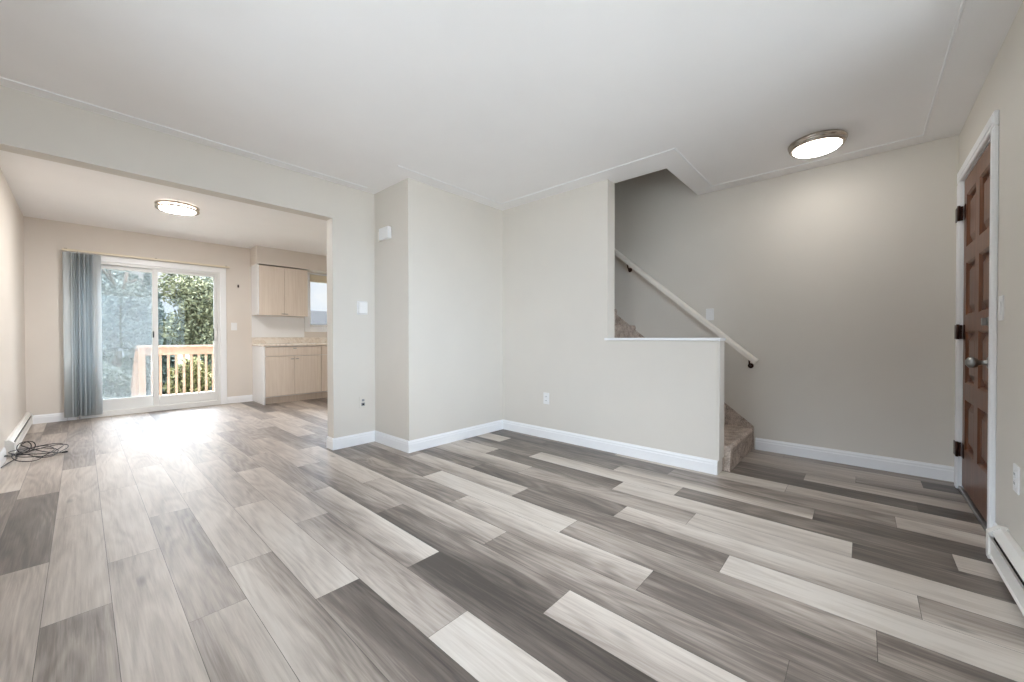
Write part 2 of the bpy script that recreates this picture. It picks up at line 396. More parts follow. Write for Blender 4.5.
# ------------------------------------------------------------------ room shell
T = .15
SY0, SY1, SZ0, SZ1 = .15, 2.35, .95, 2.15   # made-up second window left of the camera, added to light the room
mb = MB(); mb.box(XL-T, XL, YF-T, SY0, 0, CD_+.2); mb.box(XL-T, XL, SY0, SY1, 0, SZ0); mb.box(XL-T, XL, SY0, SY1, SZ1, CD_+.2); mb.box(XL-T, XL, SY1, YB+T, 0, CD_+.2)
struct('wall_left', mb, M_warm)
WX0, WX1, WZ0, WZ1 = -.1, 2.5, .50, 2.25      # unseen living room window behind the camera, added for its daylight
DX0, DX1, DZ = 3.088, 3.957, 2.072          # front door opening
mb = MB()
mb.box(XL, WX0, YF-T, YF, 0, CE+.2); mb.box(WX0, WX1, YF-T, YF, 0, WZ0); mb.box(WX0, WX1, YF-T, YF, WZ1, CE+.2)
mb.box(WX1, DX0, YF-T, YF, 0, CE+.2); mb.box(DX0, DX1, YF-T, YF, DZ, CE+.2); mb.box(DX1, XF, YF-T, YF, 0, CE+.2)
struct('wall_front', mb, M_wall)
struct('wall_right', MB().box(XF, XF+T, YF-T, YB+T, 0, 5.2), M_wall)
mb = MB()
PX_0, PX_1, PZ = -.05, 1.44, 2.03           # patio door opening
KX0, KX1, KZ0, KZ1 = 2.74, 3.85, 1.22, 2.16 # kitchen window opening
mb.box(XL, PX_0, YB, YB+T, 0, CD_+.2); mb.box(PX_0, PX_1, YB, YB+T, PZ, CD_+.2); mb.box(PX_1, KX0, YB, YB+T, 0, CD_+.2)
mb.box(KX0, KX1, YB, YB+T, 0, KZ0); mb.box(KX0, KX1, YB, YB+T, KZ1, CD_+.2); mb.box(KX1, XF, YB, YB+T, 0, CD_+.2)
struct('wall_back', mb, M_warm)
mb = MB()
mb.box(XL, XO, YH, YH2, ZO, CE+.2); mb.box(XO, XS, YH, YH2, 0, CE+.2)
struct('wall_middle', mb, M_wall)
mb = MB(); mb.box(XP, XP+.1, YP+.1, YH, 0, CE); mb.box(XP, XS, YP, YP+.1, 0, CE)
struct('wall_pantry', mb, M_wall)
mb = MB(); mb.box(XS, XT, YE, YB, 0, CE+.02); mb.box(XS, XT, YN, YE, 0, ZC-.022)
struct('wall_stair', mb, M_wall)
# ceilings; the living room one leaves the stairwell open
mb = MB(); mb.box(XL, XT, YF, YH, CE, CE+.2); mb.box(XT, XF, YF, YO, CE, CE+.2)
struct('ceiling', mb, M_ceil)
struct('ceiling_dining', MB().box(XL, XS, YH2, YB, CD_, CD_+.2), M_ceil)
mb = MB()   # upper storey round the stairwell
mb.box(XT-.12, XT, YO-.1, 4.9, CE+.2, 5.0); mb.box(XT, XF, YO-.12, YO, CE+.2, 5.0); mb.box(XT, XF, 4.8, 4.92, 0, 5.0); mb.box(XT-.12, XF, YO-.12, 4.92, 5.0, 5.1)
struct('wall_stairwell', mb, M_wall)
struct('wall_soffit', MB().box(1.84, XS, 7.015, YB, 2.19, CD_), M_warm)
# unseen overhang, added to keep the high sky out of the front window
struct('added_eave', MB().box(-1.2, 4.4, YF-T-1.15, YF-T, 2.62, 2.75), M_trim)
# thin plaster beads on the living room ceiling
def bead(n, *segs):
    mb = MB()
    for (x0, y0), (x1, y1) in segs:
        h = .007
        if abs(x1-x0) > abs(y1-y0): mb.prism([(y0-h, CE), (y0+h, CE), (y0+h*.5, CE-.006), (y0-h*.5, CE-.006)], 0, min(x0, x1)-h, max(x0, x1)+h)
        else: mb.prism([(x0-h, CE), (x0+h, CE), (x0+h*.5, CE-.006), (x0-h*.5, CE-.006)], 1, min(y0, y1), max(y0, y1))
    struct('trim_%d' % n, mb, M_trim)
bead(1, ((-.40, 3.474), (1.81, 3.474)))
bead(2, ((1.76, 2.843), (2.988, 2.843)), ((2.988, 2.843), (2.988, 1.055)), ((2.988, 1.055), (3.965, 1.055)), ((3.965, 1.055), (3.965, -.308)), ((3.965, -.308), (2.2, -.308)))
# baseboards
def base(name, p0, p1, nrm, trim0=0, trim1=0):
    p0, p1 = Vector(p0+(0,)), Vector(p1+(0,)); d = (p1-p0).normalized(); n = Vector(nrm+(0,))
    p0 = p0-d*trim0; p1 = p1+d*trim1
    prof = [(0, 0), (.013, 0), (.013, .072), (.010, .078), (.010, .090), (.005, .100), (.004, .106), (0, .106)]
    mb = MB(); vs = []
    for p in (p0, p1):
        for a, z in prof: vs.append(p+n*a+Vector((0, 0, z)))
    k = len(prof)
    mb.add(vs, [tuple(range(k)), tuple(range(2*k-1, k-1, -1))]+[(i, k+i, k+(i+1) % k, (i+1) % k) for i in range(k)])
    return struct(name, mb, M_trim)
base('baseboard_pantry', (XP, YP), (XS, YP), (0, -1), .013, 0)
base('baseboard_pantry_side', (XP, YH), (XP, YP), (-1, 0), 0, 0)
base('baseboard_middle', (XO, YH), (XP, YH), (0, -1), .013, 0)
base('baseboard_jamb', (XO, YH2), (XO, YH), (-1, 0), 0, 0)
base('baseboard_stair', (XS, YP), (XS, YN), (-1, 0), 0, 0)
base('baseboard_right', (XF, .725), (XF, YF), (-1, 0))
base('baseboard_back', (PX_1+.075, YB), (1.853, YB), (0, -1))
base('baseboard_back_left', (XL, YB), (PX_0-.075, YB), (0, -1))
base('baseboard_left', (XL, 5.38), (XL, YH2), (1, 0))
base('baseboard_front', (XL, YF), (1.2, YF), (0, 1))
base('baseboard_front_right', (2.83, YF), (DX0-.058, YF), (0, 1))
# half wall cap and end board
mb = MB(); mb.bbox(XS-.018, XT+.018, YN-.018, YE+.0, ZC-.022, ZC, .004)
mb.box(XS-.018, XS, YE, YE+.022, ZC-.022, ZC)
struct('trim_3', mb, M_trim)
struct('trim_4', MB().bbox(XS-.004, XT, YN-.012, YN, .106, ZC-.022, .002), M_wall)

# ------------------------------------------------------------------ unseen living room windows added for daylight; kitchen window
def window(name, x0, x1, z0, z1, y, t, mull, out, label):
    e = empty(name, ((x0+x1)/2, y, z0), label, kind='structure')
    mb = MB(); fw_ = .045; ya, yb = (y-t, y-t+.07) if out < 0 else (y+t-.07, y+t)
    mb.box(x0, x1, ya, yb, z0, z0+fw_); mb.box(x0, x1, ya, yb, z1-fw_, z1)
    mb.box(x0, x0+fw_, ya, yb, z0+fw_, z1-fw_); mb.box(x1-fw_, x1, ya, yb, z0+fw_, z1-fw_)
    xs = [x0+fw_]
    for m in mull: mb.box(m-.022, m+.022, ya, yb, z0+fw_, z1-fw_); xs += [m-.022, m+.022]
    xs.append(x1-fw_)
    mb.build('window_frame', M_vinyl, e)
    for i in range(0, len(xs), 2):
        MB().box(xs[i], xs[i+1], (ya+yb)/2-.002, (ya+yb)/2+.002, z0+fw_, z1-fw_).build('pane', M_glass, e)
    return e
window('window_1', WX0, WX1, WZ0, WZ1, YF, T, [.75, 1.65], -1, 'wide unseen living room window facing the front yard, added for daylight')
e3 = empty('window_3_added', (XL, 1.25, SZ0), 'unseen side window added in the left wall to light the living room', kind='structure')
mb = MB(); xa, xb = XL-T+.02, XL-T+.09
mb.box(xa, xb, SY0, SY1, SZ0, SZ0+.045); mb.box(xa, xb, SY0, SY1, SZ1-.045, SZ1)
for q in (SY0, 1.2275, SY1-.045): mb.box(xa, xb, q, q+.045, SZ0+.045, SZ1-.045)
mb.build('window_frame', M_vinyl, e3)
for a, b in ((SY0+.045, 1.2275), (1.2725, SY1-.045)): MB().box(xa+.033, xa+.037, a, b, SZ0+.045, SZ1-.045).build('pane', M_glass, e3)
k = window('window_2', KX0, KX1, KZ0, KZ1, YB, T, [3.3], 1, 'white framed kitchen window right of the wall cabinet')
mb = MB(); cw = .09
for (a, b, c, d) in ((KX0-cw, KX0, KZ0-cw, KZ1+.06), (KX1, KX1+cw, KZ0-cw, KZ1+.06)): mb.bbox(a, b, YB-.018, YB, c, d, .003)
mb.bbox(KX0, KX1, YB-.018, YB, KZ0-cw, KZ0, .003); mb.bbox(KX0, KX1, YB-.014, YB, KZ1, KZ1+.03, .003)
mb.build('window_casing', M_trim, k)
MB().bbox(KX0+.005, KX1-.005, YB+.004, YB+.05, KZ1-.13, KZ1-.003, .006).build('blind_roll', M_track, k)

# ------------------------------------------------------------------ front door
d1 = empty('door_1', ((DX0+DX1)/2, YF, 0), 'brown eight panel wooden front door in white casing', kind='structure')
LX0, LX1, LZ0, LZ1 = DX0+.013, DX1-.013, .03, DZ-.012
yf = YF-.004                                       # inner face of the leaf
mb = MB()
cols = [(3.205, 3.489), (3.588, 3.868)]; rowsz = [(.285, .614), (.723, 1.060), (1.167, 1.508), (1.611, 1.950)]
xs = [LX0]+[c for q in cols for c in q]+[LX1]; zs = [LZ0]+[c for q in rowsz for c in q]+[LZ1]
for i in range(0, 6, 2): mb.box(xs[i], xs[i+1], yf-.042, yf, LZ0, LZ1)
for i in range(0, 10, 2):
    for c0, c1 in cols: mb.box(c0, c1, yf-.042, yf, zs[i], zs[i+1])
leaf = mb.build('leaf', M_wood, d1)
for c0, c1 in cols:
    for z0, z1 in rowsz:
        mb = MB(); y0, y1, y2 = yf-.001, yf-.026, yf-.008
        def ring(i, y): return [Vector((c0+i, y, z0+i)), Vector((c1-i, y, z0+i)), Vector((c1-i, y, z1-i)), Vector((c0+i, y, z1-i))]
        R = [ring(0, yf-.030), ring(0, y0), ring(.010, yf-.010), ring(.014, y1), ring(.024, y1), ring(.062, y2)]
        vs = [p for r in R for p in r]; fs = []
        for q in range(1, 5):
            for i in range(4): fs.append((q*4+i, q*4+(i+1) % 4, q*4+4+(i+1) % 4, q*4+4+i))
        fs.append((20, 21, 22, 23)); fs.append((3, 2, 1, 0))
        for i in range(4): fs.append((i, (i+1) % 4, 4+(i+1) % 4, 4+i))
        mb.add(vs, fs); mb.build('panel', M_wood, leaf)
mb = MB()    # casing: profiled boards round the opening, jamb inside
def casing_v(x0, x1, z1): mb.bbox(x0, x1, YF, YF+.018, .0, z1, .004); mb.bbox(min(x0, x1)+.004, max(x0, x1)-.02, YF+.014, YF+.022, .0, z1-.012, .003)
casing_v(DX1-.004, DX1+.085, DZ-.005); casing_v(DX0-.058, DX0+.004, DZ-.005)
mb.bbox(DX0-.058, DX1+.085, YF, YF+.0185, DZ-.004, DZ+.072, .004); mb.bbox(DX0-.04, DX1+.06, YF+.014, YF+.0225, DZ+.015, DZ+.062, .003)
mb.box(DX0, LX0-.003, YF-T, YF, 0, DZ); mb.box(LX1+.003, DX1, YF-T, YF, 0, DZ); mb.box(DX0, DX1, YF-T, YF, LZ1+.003, DZ)
mb.build('casing', M_trim, d1)
MB().bbox(DX0, DX1, YF-T, YF+.012, 0, .022, .004).build('threshold', M_steel, d1)
for z in (.222, 1.010, 1.802):
    mb = MB(); mb.bbox(LX1+.004, LX1+.075, YF+.0225, YF+.027, z, z+.094, .001); mb.bbox(LX1-.060, LX1-.004, yf+.0002, yf+.004, z, z+.094, .001)
    mb.tube([(LX1, YF+.020, z-.002), (LX1, YF+.020, z+.098)], .0075, 12)
    mb.bbox(LX1+.004, LX1+.010, YF, YF+.027, z, z+.094, .001); mb.build('hinge', M_bronze, d1)
ry = lambda x, y, z: Matrix.Translation((x, y, z)) @ Matrix.Rotation(-math.pi/2, 4, 'X')
mb = MB(); mb.lathe([(0, 0), (.033, 0), (.034, .004), (.028, .012), (.014, .016), (.012, .032), (.016, .042), (.027, .052), (.031, .064), (.027, .078), (.014, .087), (0, .089)], 24, 0, ry(3.180, yf, .888))
mb.build('door_knob', M_steel, d1)
mb = MB(); mb.lathe([(0, 0), (.026, 0), (.028, .006), (.022, .014), (0, .016)], 24, 0, ry(3.185, yf, 1.105)); mb.bbox(3.180, 3.190, yf+.015, yf+.034, 1.085, 1.125, .002)
mb.build('deadbolt', M_steel, d1)

# ------------------------------------------------------------------ patio door
d2 = empty('door_2', ((PX_0+PX_1)/2, YB, 0), 'white sliding patio door with two glass panels', kind='structure')
mb = MB(); cz = PZ+.07
mb.bbox(PX_1-.005, PX_1+.072, YB-.02, YB, 0, cz, .004); mb.bbox(PX_0-.072, PX_0+.005, YB-.02, YB, 0, cz, .004); mb.bbox(PX_0-.072, PX_1+.072, YB-.0205, YB, PZ-.005, cz, .004)
mb.build('casing', M_trim, d2)
mb = MB(); f_ = .04
mb.box(PX_0, PX_0+f_, YB-.004, YB+.13, 0, PZ); mb.box(PX_1-f_, PX_1, YB-.004, YB+.13, 0, PZ); mb.box(PX_0+f_, PX_1-f_, YB-.004, YB+.13, PZ-f_, PZ)
mb.bbox(PX_0+f_, PX_1-f_, YB-.012, YB+.14, 0, .072, .004); mb.box(PX_0+f_, PX_1-f_, YB+.06, YB+.066, .072, .09); mb.box(PX_0+f_, PX_1-f_, YB+.02, YB+.026, .072, .085)
mb.build('frame', M_vinyl, d2)
def panel(name, x0, x1, y, z0, z1, gl, gr, gb, gt, label=None):
    mb = MB(); h = .018
    mb.bbox(x0, gl, y-h, y+h, z0, z1, .004); mb.bbox(gr, x1, y-h, y+h, z0, z1, .004)
    mb.bbox(gl, gr, y-h, y+h, z0, gb, .004); mb.bbox(gl, gr, y-h, y+h, gt, z1, .004)
    p = mb.build(name, M_vinyl, d2)
    if label: p['label'] = label
    MB().box(gl, gr, y-.003, y+.003, gb, gt).build('pane', M_glass, p)
    return p
fx = panel('fixed_panel', PX_0+f_, .712, YB+.088, .086, PZ-f_, .04, .672, .215, 1.94)
sl = panel('sliding_panel', .668, PX_1-f_, YB+.036, .086, PZ-f_, .728, 1.362, .205, 1.952)
MB().box(.04, .672, YB+.118, YB+.1195, .1, 1.97).build('insect_screen', M_screen, d2)
mb = MB(); xh = 1.383
mb.bbox(xh-.016, xh+.016, YB+.008, YB+.018, .97, 1.19, .003)
mb.tube([(xh+.0, YB+.012, 1.00), (xh+.0, YB-.022, 1.012), (xh, YB-.03, 1.04), (xh, YB-.03, 1.12), (xh, YB-.022, 1.148), (xh, YB+.012, 1.16)], .008, 10)
mb.build('handle', M_vinyl, sl)
MB().bbox(1.353, 1.362, YB+.012, YB+.018, .99, 1.17, .001).build('latch_strip', M_dark, sl)
MB().bbox(.668, .684, YB-.0, YB+.018, 1.03, 1.12, .004).build('lock', M_black, sl)

# ------------------------------------------------------------------ vertical blind
vb = empty('vertical_blind', (.70, YB, 2.12), 'grey vertical blind drawn to the left of the patio door', 'blind')
YT = YB-.075
mb = MB(); mb.bbox(-.15, 1.545, YT-.018, YT+.018, 2.100, 2.124, .003)
mb.build('head_rail', M_track, vb)
for x in (-.12, .70, 1.50): MB().bbox(x-.012, x+.012, YT-.02, YB-.0, 2.124, 2.128, .001).build('bracket', M_bronze, vb)
NS = 15
for i in range(NS):
    x = -.102 if i == 0 else -.052+(i-1)*.0152; a = math.radians([4, 52, 62, 66, 70, 60, 72, 66, 55, 70, 62, 68, 60, 50, 40][i]); hw = .0445
    mb = MB(); vs = []; n = 7
    for z in (.045, 2.085):
        for k in range(n):
            t = -1+2*k/(n-1); lx = t*hw; ly = .008*(1-t*t)
            vs.append(Vector((x+lx*math.cos(a)-ly*math.sin(a), YT+lx*math.sin(a)*.8+ly*math.cos(a), z)))
    # double skin so the vane has thickness
    m2 = [v+Vector((.0006, .0012, 0)) for v in vs]
    fs = [(k, k+1, n+k+1, n+k) for k in range(n-1)]; N2 = 2*n
    fs += [(N2+k+1, N2+k, N2+n+k, N2+n+k+1) for k in range(n-1)]
    fs += [(0, n, N2+n, N2), (n-1, N2+n-1, N2+2*n-1, 2*n-1)]
    fs += [(k+1, k, N2+k, N2+k+1) for k in range(n-1)]+[(n+k, n+k+1, N2+n+k+1, N2+n+k) for k in range(n-1)]
    mb.add(vs+m2, fs, 0, True); mb.build('slat', M_slat, vb)
    mb = MB(); mb.tube([(x, YT, 2.084), (x, YT, 2.101)], .004, 6); mb.build('hanger', M_white, vb)
mb = MB(); mb.tube([(-.02, YT-.055, 2.10), (-.02, YT-.055, .06)], .0025, 6); mb.bbox(-.028, -.012, YT-.065, YT-.045, .022, .066, .003)
mb.build('cord_weight', M_grey, vb)

# ------------------------------------------------------------------ stairs
st = empty('staircase', ((XT+XF)/2, .74, 0), 'brown carpeted stairs rising behind the half wall', 'stairs')
RISE, RUN, Y0S = .193, .2255, .742
NST = 13
for i in range(NST):
    z = RISE*(i+1); y = Y0S+RUN*i; b = .022
    # rounded nosing, riser, tread; profile in (y, z)
    prof = [(y+.004, RISE*i), (y+.002, z-.06)]
    for k in range(7):
        a = math.pi/2*k/6
        prof.append((y+.022-.026*math.cos(a), z-.026+.026*math.sin(a)))
    prof += [(y+RUN+.03, z), (y+RUN+.03, RISE*i)]
    MB().prism(prof, 0, XT+.002, XF-.016).build('step', M_carpet, st)
sl_ = RISE/RUN
yt = Y0S+RUN*(NST-1)
MB().prism([(Y0S-.006, 0), (Y0S+RUN*NST, 0), (Y0S+RUN*NST, RISE*NST+.02), (Y0S+.0, RISE+.018), (Y0S-.006, RISE+.01)], 0, XF-.016, XF-.0005).build('skirt', M_carpet, st)
# handrail on the right wall
hr = empty('handrail', (XF-.07, 1.4, 1.4), 'white painted handrail sloping up the wall beside the stairs', 'handrail')
xr = XF-.07
def railz(y): return .802+(y-.704)*.8645
mb = MB(); prof = [(-.024, -.020), (.024, -.020), (.025, .010), (.018, .024), (.006, .030), (-.006, .030), (-.018, .024), (-.025, .010)]
yA, yB_ = .712, 3.4; vs = []
for y in (yA, yB_):
    for a, c in prof: vs.append(Vector((xr+a, y-c*.65, railz(y)+c*.76-.010)))
k = len(prof); mb.add(vs, [tuple(range(k)), tuple(range(2*k-1, k-1, -1))]+[(i, k+i, k+(i+1) % k, (i+1) % k) for i in range(k)])
mb.build('rail', M_rail, hr)
for y in (.765, 1.94, 3.1):
    z = railz(y)-.043; mb = MB()
    mb.tube([(XF-.002, y, z-.05), (XF-.03, y, z-.048), (XF-.058, y, z-.032), (xr, y, z+.004)], .007, 10)
    mb.lathe([(0, 0), (.024, 0), (.022, .006), (0, .008)], 18, 0, Matrix.Translation((XF, y, z-.05)) @ Matrix.Rotation(-math.pi/2, 4, 'Y'))
    mb.build('bracket', M_bronze, hr)

# ------------------------------------------------------------------ ceiling lights
def flush(name, x, y, zc, label, mat, kind):
    e = empty(name, (x, y, zc), label, 'ceiling light', 'round flush ceiling lights')
    tr = Matrix.Translation((x, y, zc))
    if kind == 0:
        MB().lathe([(0, -.001), (.165, -.001), (.172, -.010), (.170, -.020), (.162, -.026), (.160, -.034), (.164, -.040), (.160, -.048), (.146, -.052), (.140, -.046), (0, -.044)], 48, 0, tr).build('metal_ring', M_nickel, e)
        MB().lathe([(.141, -.0445), (.140, -.053), (.128, -.064), (.10, -.073), (.06, -.079), (.02, -.081), (0, -.081)], 48, 0, tr).build('diffuser', mat, e)
    else:
        MB().lathe([(.150, -.002), (.152, -.010), (.152, -.054), (.150, -.0545)], 48, 0, tr).build('drum', M_lampside, e)
        MB().lathe([(.150, -.0545), (.146, -.062), (.12, -.069), (.06, -.073), (0, -.074)], 48, 0, tr).build('diffuser', mat, e)
        MB().lathe([(0, -.0005), (.156, -.0005), (.156, -.003), (0, -.003)], 48, 0, tr).build('pan', M_white, e)
        for z in (-.018, -.052):
            MB().lathe([(.160, z-.008), (.184, z-.008), (.187, z), (.184, z+.008), (.160, z+.008), (.160, z-.008)], 48, 0, tr).build('metal_ring', M_nickel, e)
        for a in (.4, 2.5, 4.6):
            xx, yy = x+.172*math.cos(a), y+.172*math.sin(a); MB().tube([(xx, yy, zc-.001), (xx, yy, zc-.055)], .005, 8).build('strut', M_nickel, e)
    return e
flush('ceiling_light', 3.572, .255, CE, 'round flush ceiling light with nickel rim near the front door', M_lamp, 0)
flush('ceiling_light', .71, 5.50, CD_, 'round double-ringed ceiling light over the dining room', M_lamp2, 1)

# ------------------------------------------------------------------ baseboard heaters
def heater(x0, x1, y, s, horiz, label, kd=1, kz=1):
    """convector along a wall; built along X at depth s*d from y, or along Y when horiz is False (then x0,x1 are Y and y is X)"""
    e = empty('baseboard_heater', ((x0+x1)/2, y, 0) if horiz else (y, (x0+x1)/2, 0), label, 'heater', 'electric baseboard heaters')
    def pr_(poly, a, b, name, m):
        P = [(y+s*d*kd, z*kz) for d, z in poly]; MB().prism(P, 0 if horiz else 1, a, b).build(name, m, e)
    pr_([(.001, .03), (.010, .03), (.010, .15), (.001, .15)], x0+.04, x1-.04, 'back_plate', M_heater)
    pr_([(.010, .150), (.010, .156), (.028, .156), (.055, .132), (.055, .126), (.028, .150)], x0+.04, x1-.04, 'top_cover', M_heater)
    pr_([(.054, .028), (.066, .022), (.066, .026), (.060, .032), (.060, .110), (.068, .114), (.068, .118), (.056, .112)], x0+.04, x1-.04, 'front_panel', M_heater)
    pr_([(.014, .036), (.050, .036), (.050, .118), (.014, .118)], x0+.045, x1-.045, 'heating_fins', M_dark)
    for a, b in ((x0, x0+.04), (x1-.04, x1)):
        pr_([(.0, .004), (.067, .004), (.068, .03), (.068, .127), (.031, .158), (.0, .158)], a, b, 'end_cap', M_heater)
    return e
heater(1.2, 2.83, YF, 1, True, 'white baseboard heater on the wall beside the front door', .9, .98)
heater(5.42, 7.33, XL, 1, False, 'white baseboard heater along the left dining room wall', .78, .96)

# ------------------------------------------------------------------ wall plates and small fittings
def plate(name, c, axis, s, w_, h_, label, cat, group=None, kind='switch'):
    """c = centre on the wall; axis = wall normal axis (0/1), s its sign"""
    e = empty(name, c, label, cat, group)
    def bx(u0, u1, d0, d1, z0, z1, b, nm, m):
        mb = MB(); lo, hi = sorted((s*d0, s*d1))
        if axis == 0: mb.bbox(c[0]+lo, c[0]+hi, c[1]+u0, c[1]+u1, c[2]+z0, c[2]+z1, b)
        else: mb.bbox(c[0]+u0, c[0]+u1, c[1]+lo, c[1]+hi, c[2]+z0, c[2]+z1, b)
        return mb.build(nm, m, e)
    bx(-w_/2, w_/2, 0, .006, -h_/2, h_/2, .002, 'cover_plate', M_wall if kind == 'jack' else M_white)
    if kind == 'switch': bx(-.016, .016, .006, .010, -.033, .033, .002, 'rocker', M_white)
    elif kind == 'outlet':
        for z in (-.02, .02):
            o = bx(-.016, .016, .006, .009, z-.014, z+.014, .003, 'socket', M_white)
            for u in (-.007, .007): bx(u-.0015, u+.0015, .009, .0094, z-.005, z+.006, .0002, 'slot', M_dark)
    elif kind == 'jack':
        bx(-.018, .018, .006, .012, -.036, -.004, .003, 'socket', M_grey); bx(-.010, .010, .012, .0126, -.028, -.012, .0002, 'opening', M_dark); bx(-.012, .012, .006, .016, .008, .03, .003, 'connector', M_grey)
    return e
plate('light_switch', (XF, 1.113, 1.247), 0, -1, .072, .115, 'white light switch above the sloping handrail', 'light switch')
plate('light_switch', (2.945, YF, 1.162), 1, 1, .075, .118, 'white light switch on the wall right of the front door', 'light switch')
plate('light_switch', (1.612, YB, 1.204), 1, -1, .078, .12, 'cream light switch between patio door and kitchen cabinets', 'light switch')
plate('wall_outlet', (XS, 2.386, .405), 0, -1, .072, .115, 'white wall outlet low on the wall left of the half wall', 'outlet', None, 'outlet')
plate('wall_outlet', (2.672, YF, .418), 1, 1, .075, .118, 'white wall outlet above the heater beside the front door', 'outlet', None, 'outlet')
plate('cable_jack', (1.818, YH, .403), 1, -1, .07, .11, 'small cable jack low on the wall by the dining opening', 'cable jack', None, 'jack')
th = empty('thermostat', (1.817, YH, 1.311), 'white thermostat on the wall right of the dining opening', 'thermostat')
MB().bbox(1.765, 1.869, YH-.008, YH, 1.246, 1.376, .003).build('back_plate', M_white, th)
MB().bbox(1.772, 1.862, YH-.028, YH-.008, 1.253, 1.369, .006).build('cover', M_white, th)
ch = empty('door_chime', (XP, 3.385, 2.02), 'white door chime box high on the narrow pantry wall', 'door chime')
MB().bbox(XP-.045, XP, 3.265, 3.43, 1.95, 2.062, .008).build('cover', M_white, ch)
MB().bbox(XP-.014, XP, 3.43, 3.50, 1.955, 2.05, .003).build('mounting_plate', M_rail, ch)
hk = empty('wall_hook', (1.672, YB, 1.845), 'small dark hook on the wall right of the patio door', 'hook')
MB().bbox(1.662, 1.682, YB-.006, YB, 1.825, 1.865, .002).build('back_plate', M_bronze, hk)
mb = MB(); mb.tube([(1.672, YB-.004, 1.852), (1.672, YB-.022, 1.846), (1.672, YB-.03, 1.83), (1.672, YB-.026, 1.818)], .004, 8); mb.build('prong', M_bronze, hk)

# ------------------------------------------------------------------ kitchen
YC = 6.757
def pull(x, z, y, parent, w_=.05, vert=False):
    mb = MB(); mb.bbox(x-w_/2, x+w_/2, y-.022, y-.016, z-.006, z+.006, .002)
    for q in (-1, 1): mb.box(x+q*w_*.3-.003, x+q*w_*.3+.003, y-.017, y, z-.004, z+.004)
    mb.build('pull', M_steel, parent)
def base_cab(x0, x1, label, endpanel):
    e = empty('base_cabinet', ((x0+x1)/2, (YC+YB)/2, 0), label, 'cabinet', 'kitchen base cabinets')
    mb = MB(); xa = x0+.018 if endpanel else x0+.0005
    mb.box(xa, x1-.0005, YC+.022, YB-.002, .105, .893); mb.build('carcass', M_white, e)
    MB().box(xa, x1-.0005, YC+.07, YC+.085, 0, .105).build('toe_kick', M_cab, e)
    if endpanel: MB().bbox(x0, x0+.018, YC+.0, YB-.002, 0, .893, .001).build('end_panel', M_white, e)
    g = .003; xm = (xa+x1)/2
    dr = MB().bbox(xa+g, x1-g, YC, YC+.02, .742, .882, .002).build('drawer', M_cab, e); pull(xm, .858, YC, dr)
    for a, b, hx in ((xa+g, xm-g/2, xm-.035), (xm+g/2, x1-g, xm+.035)):
        dd = MB().bbox(a, b, YC, YC+.02, .118, .735, .002).build('door', M_cab, e); pull(hx, .690, YC, dd)
    return e
base_cab(1.857, 2.702, 'pale woodgrain base cabinet with white end panel under the worktop', True)
base_cab(2.702, XS-.003, 'pale woodgrain base cabinet cut off by the wall edge', False)
wt = empty('worktop', (2.5, YB, .893), 'pale marbled worktop along the back kitchen wall', 'worktop')
MB().bbox(1.848, XS-.002, YC-.02, YB-.001, .894, .930, .006).build('slab', M_marble, wt)
MB().bbox(1.848, XS-.002, YB-.02, YB-.001, .930, 1.03, .004).build('upstand', M_marble, wt)
UY = 7.015
uc = empty('wall_cabinet', (2.22, YB, 1.385), 'pale woodgrain two-door wall cabinet under the kitchen soffit', 'cabinet')
MB().box(1.852, 2.588, UY+.022, YB-.002, 1.392, 2.168).build('carcass', M_white, uc)
for a, b, hx in ((1.872, 2.228, 2.205), (2.231, 2.588, 2.254)):
    dd = MB().bbox(a, b, UY, UY+.02, 1.385, 2.168, .002).build('door', M_cab, uc); pull(hx, 1.412, UY, dd)
MB().bbox(1.850, 1.870, UY, YB-.002, 1.387, 2.186, .001).build('end_panel', M_white, uc)
tr5 = struct('trim_5', MB().bbox(1.85, KX0-cw-.002, YB-.006, YB, 1.032, 1.382, .001), M_white)

# ------------------------------------------------------------------ cable coil on the floor
def coil():
    R = random.Random(7); P = []
    def P3(x, y, z): P.append(Vector((x, y, z)))
    P3(-.435, 5.02, .006); P3(-.42, 5.10, .006); P3(-.40, 5.20, .008); P3(-.37, 5.30, .012)
    cx, cy = -.262, 5.27; a = math.pi
    for i in range(64):
        a -= .39
        rr = 1+.22*math.sin(i*.53)+.12*math.sin(i*1.37)
        P3(cx+.128*rr*math.cos(a)+.02*math.sin(i*.21), cy+.21*rr*math.sin(a), .010+.034*abs(math.sin(i*.37))+.03*abs(math.sin(i*.16)))
    for k in range(1, 22):   # loops standing on edge
        t = k/14*2*math.pi*1.15
        P3(-.345+.043*math.cos(t-math.pi*.6)+.0018*k, 5.30+.018*math.sin(t), .095+.048*math.sin(t-math.pi*.6))
    P3(-.26, 5.30, .055); P3(-.20, 5.28, .03); P3(-.15, 5.29, .012); P3(-.122, 5.295, .008)
    Q = []                  # smooth through the points
    for i in range(len(P)-1):
        p0, p1, p2, p3 = P[max(i-1, 0)], P[i], P[i+1], P[min(i+2, len(P)-1)]
        for s in range(4):
            t = s/4; Q.append(.5*((2*p1)+(p2-p0)*t+(2*p0-5*p1+4*p2-p3)*t*t+(3*p1-p0-3*p2+p3)*t**3))
    Q.append(P[-1])
    for q in Q: q.z = max(q.z, .006)
    e = empty('cable', (-.25, 5.33, 0), 'loose coil of black cable on the floor by the left heater', 'cable')
    MB().tube(Q, .0034, 8).build('cord', M_black, e)
    MB().bbox(-.124, -.088, 5.289, 5.301, .002, .014, .003).build('plug', M_black, e)
coil()

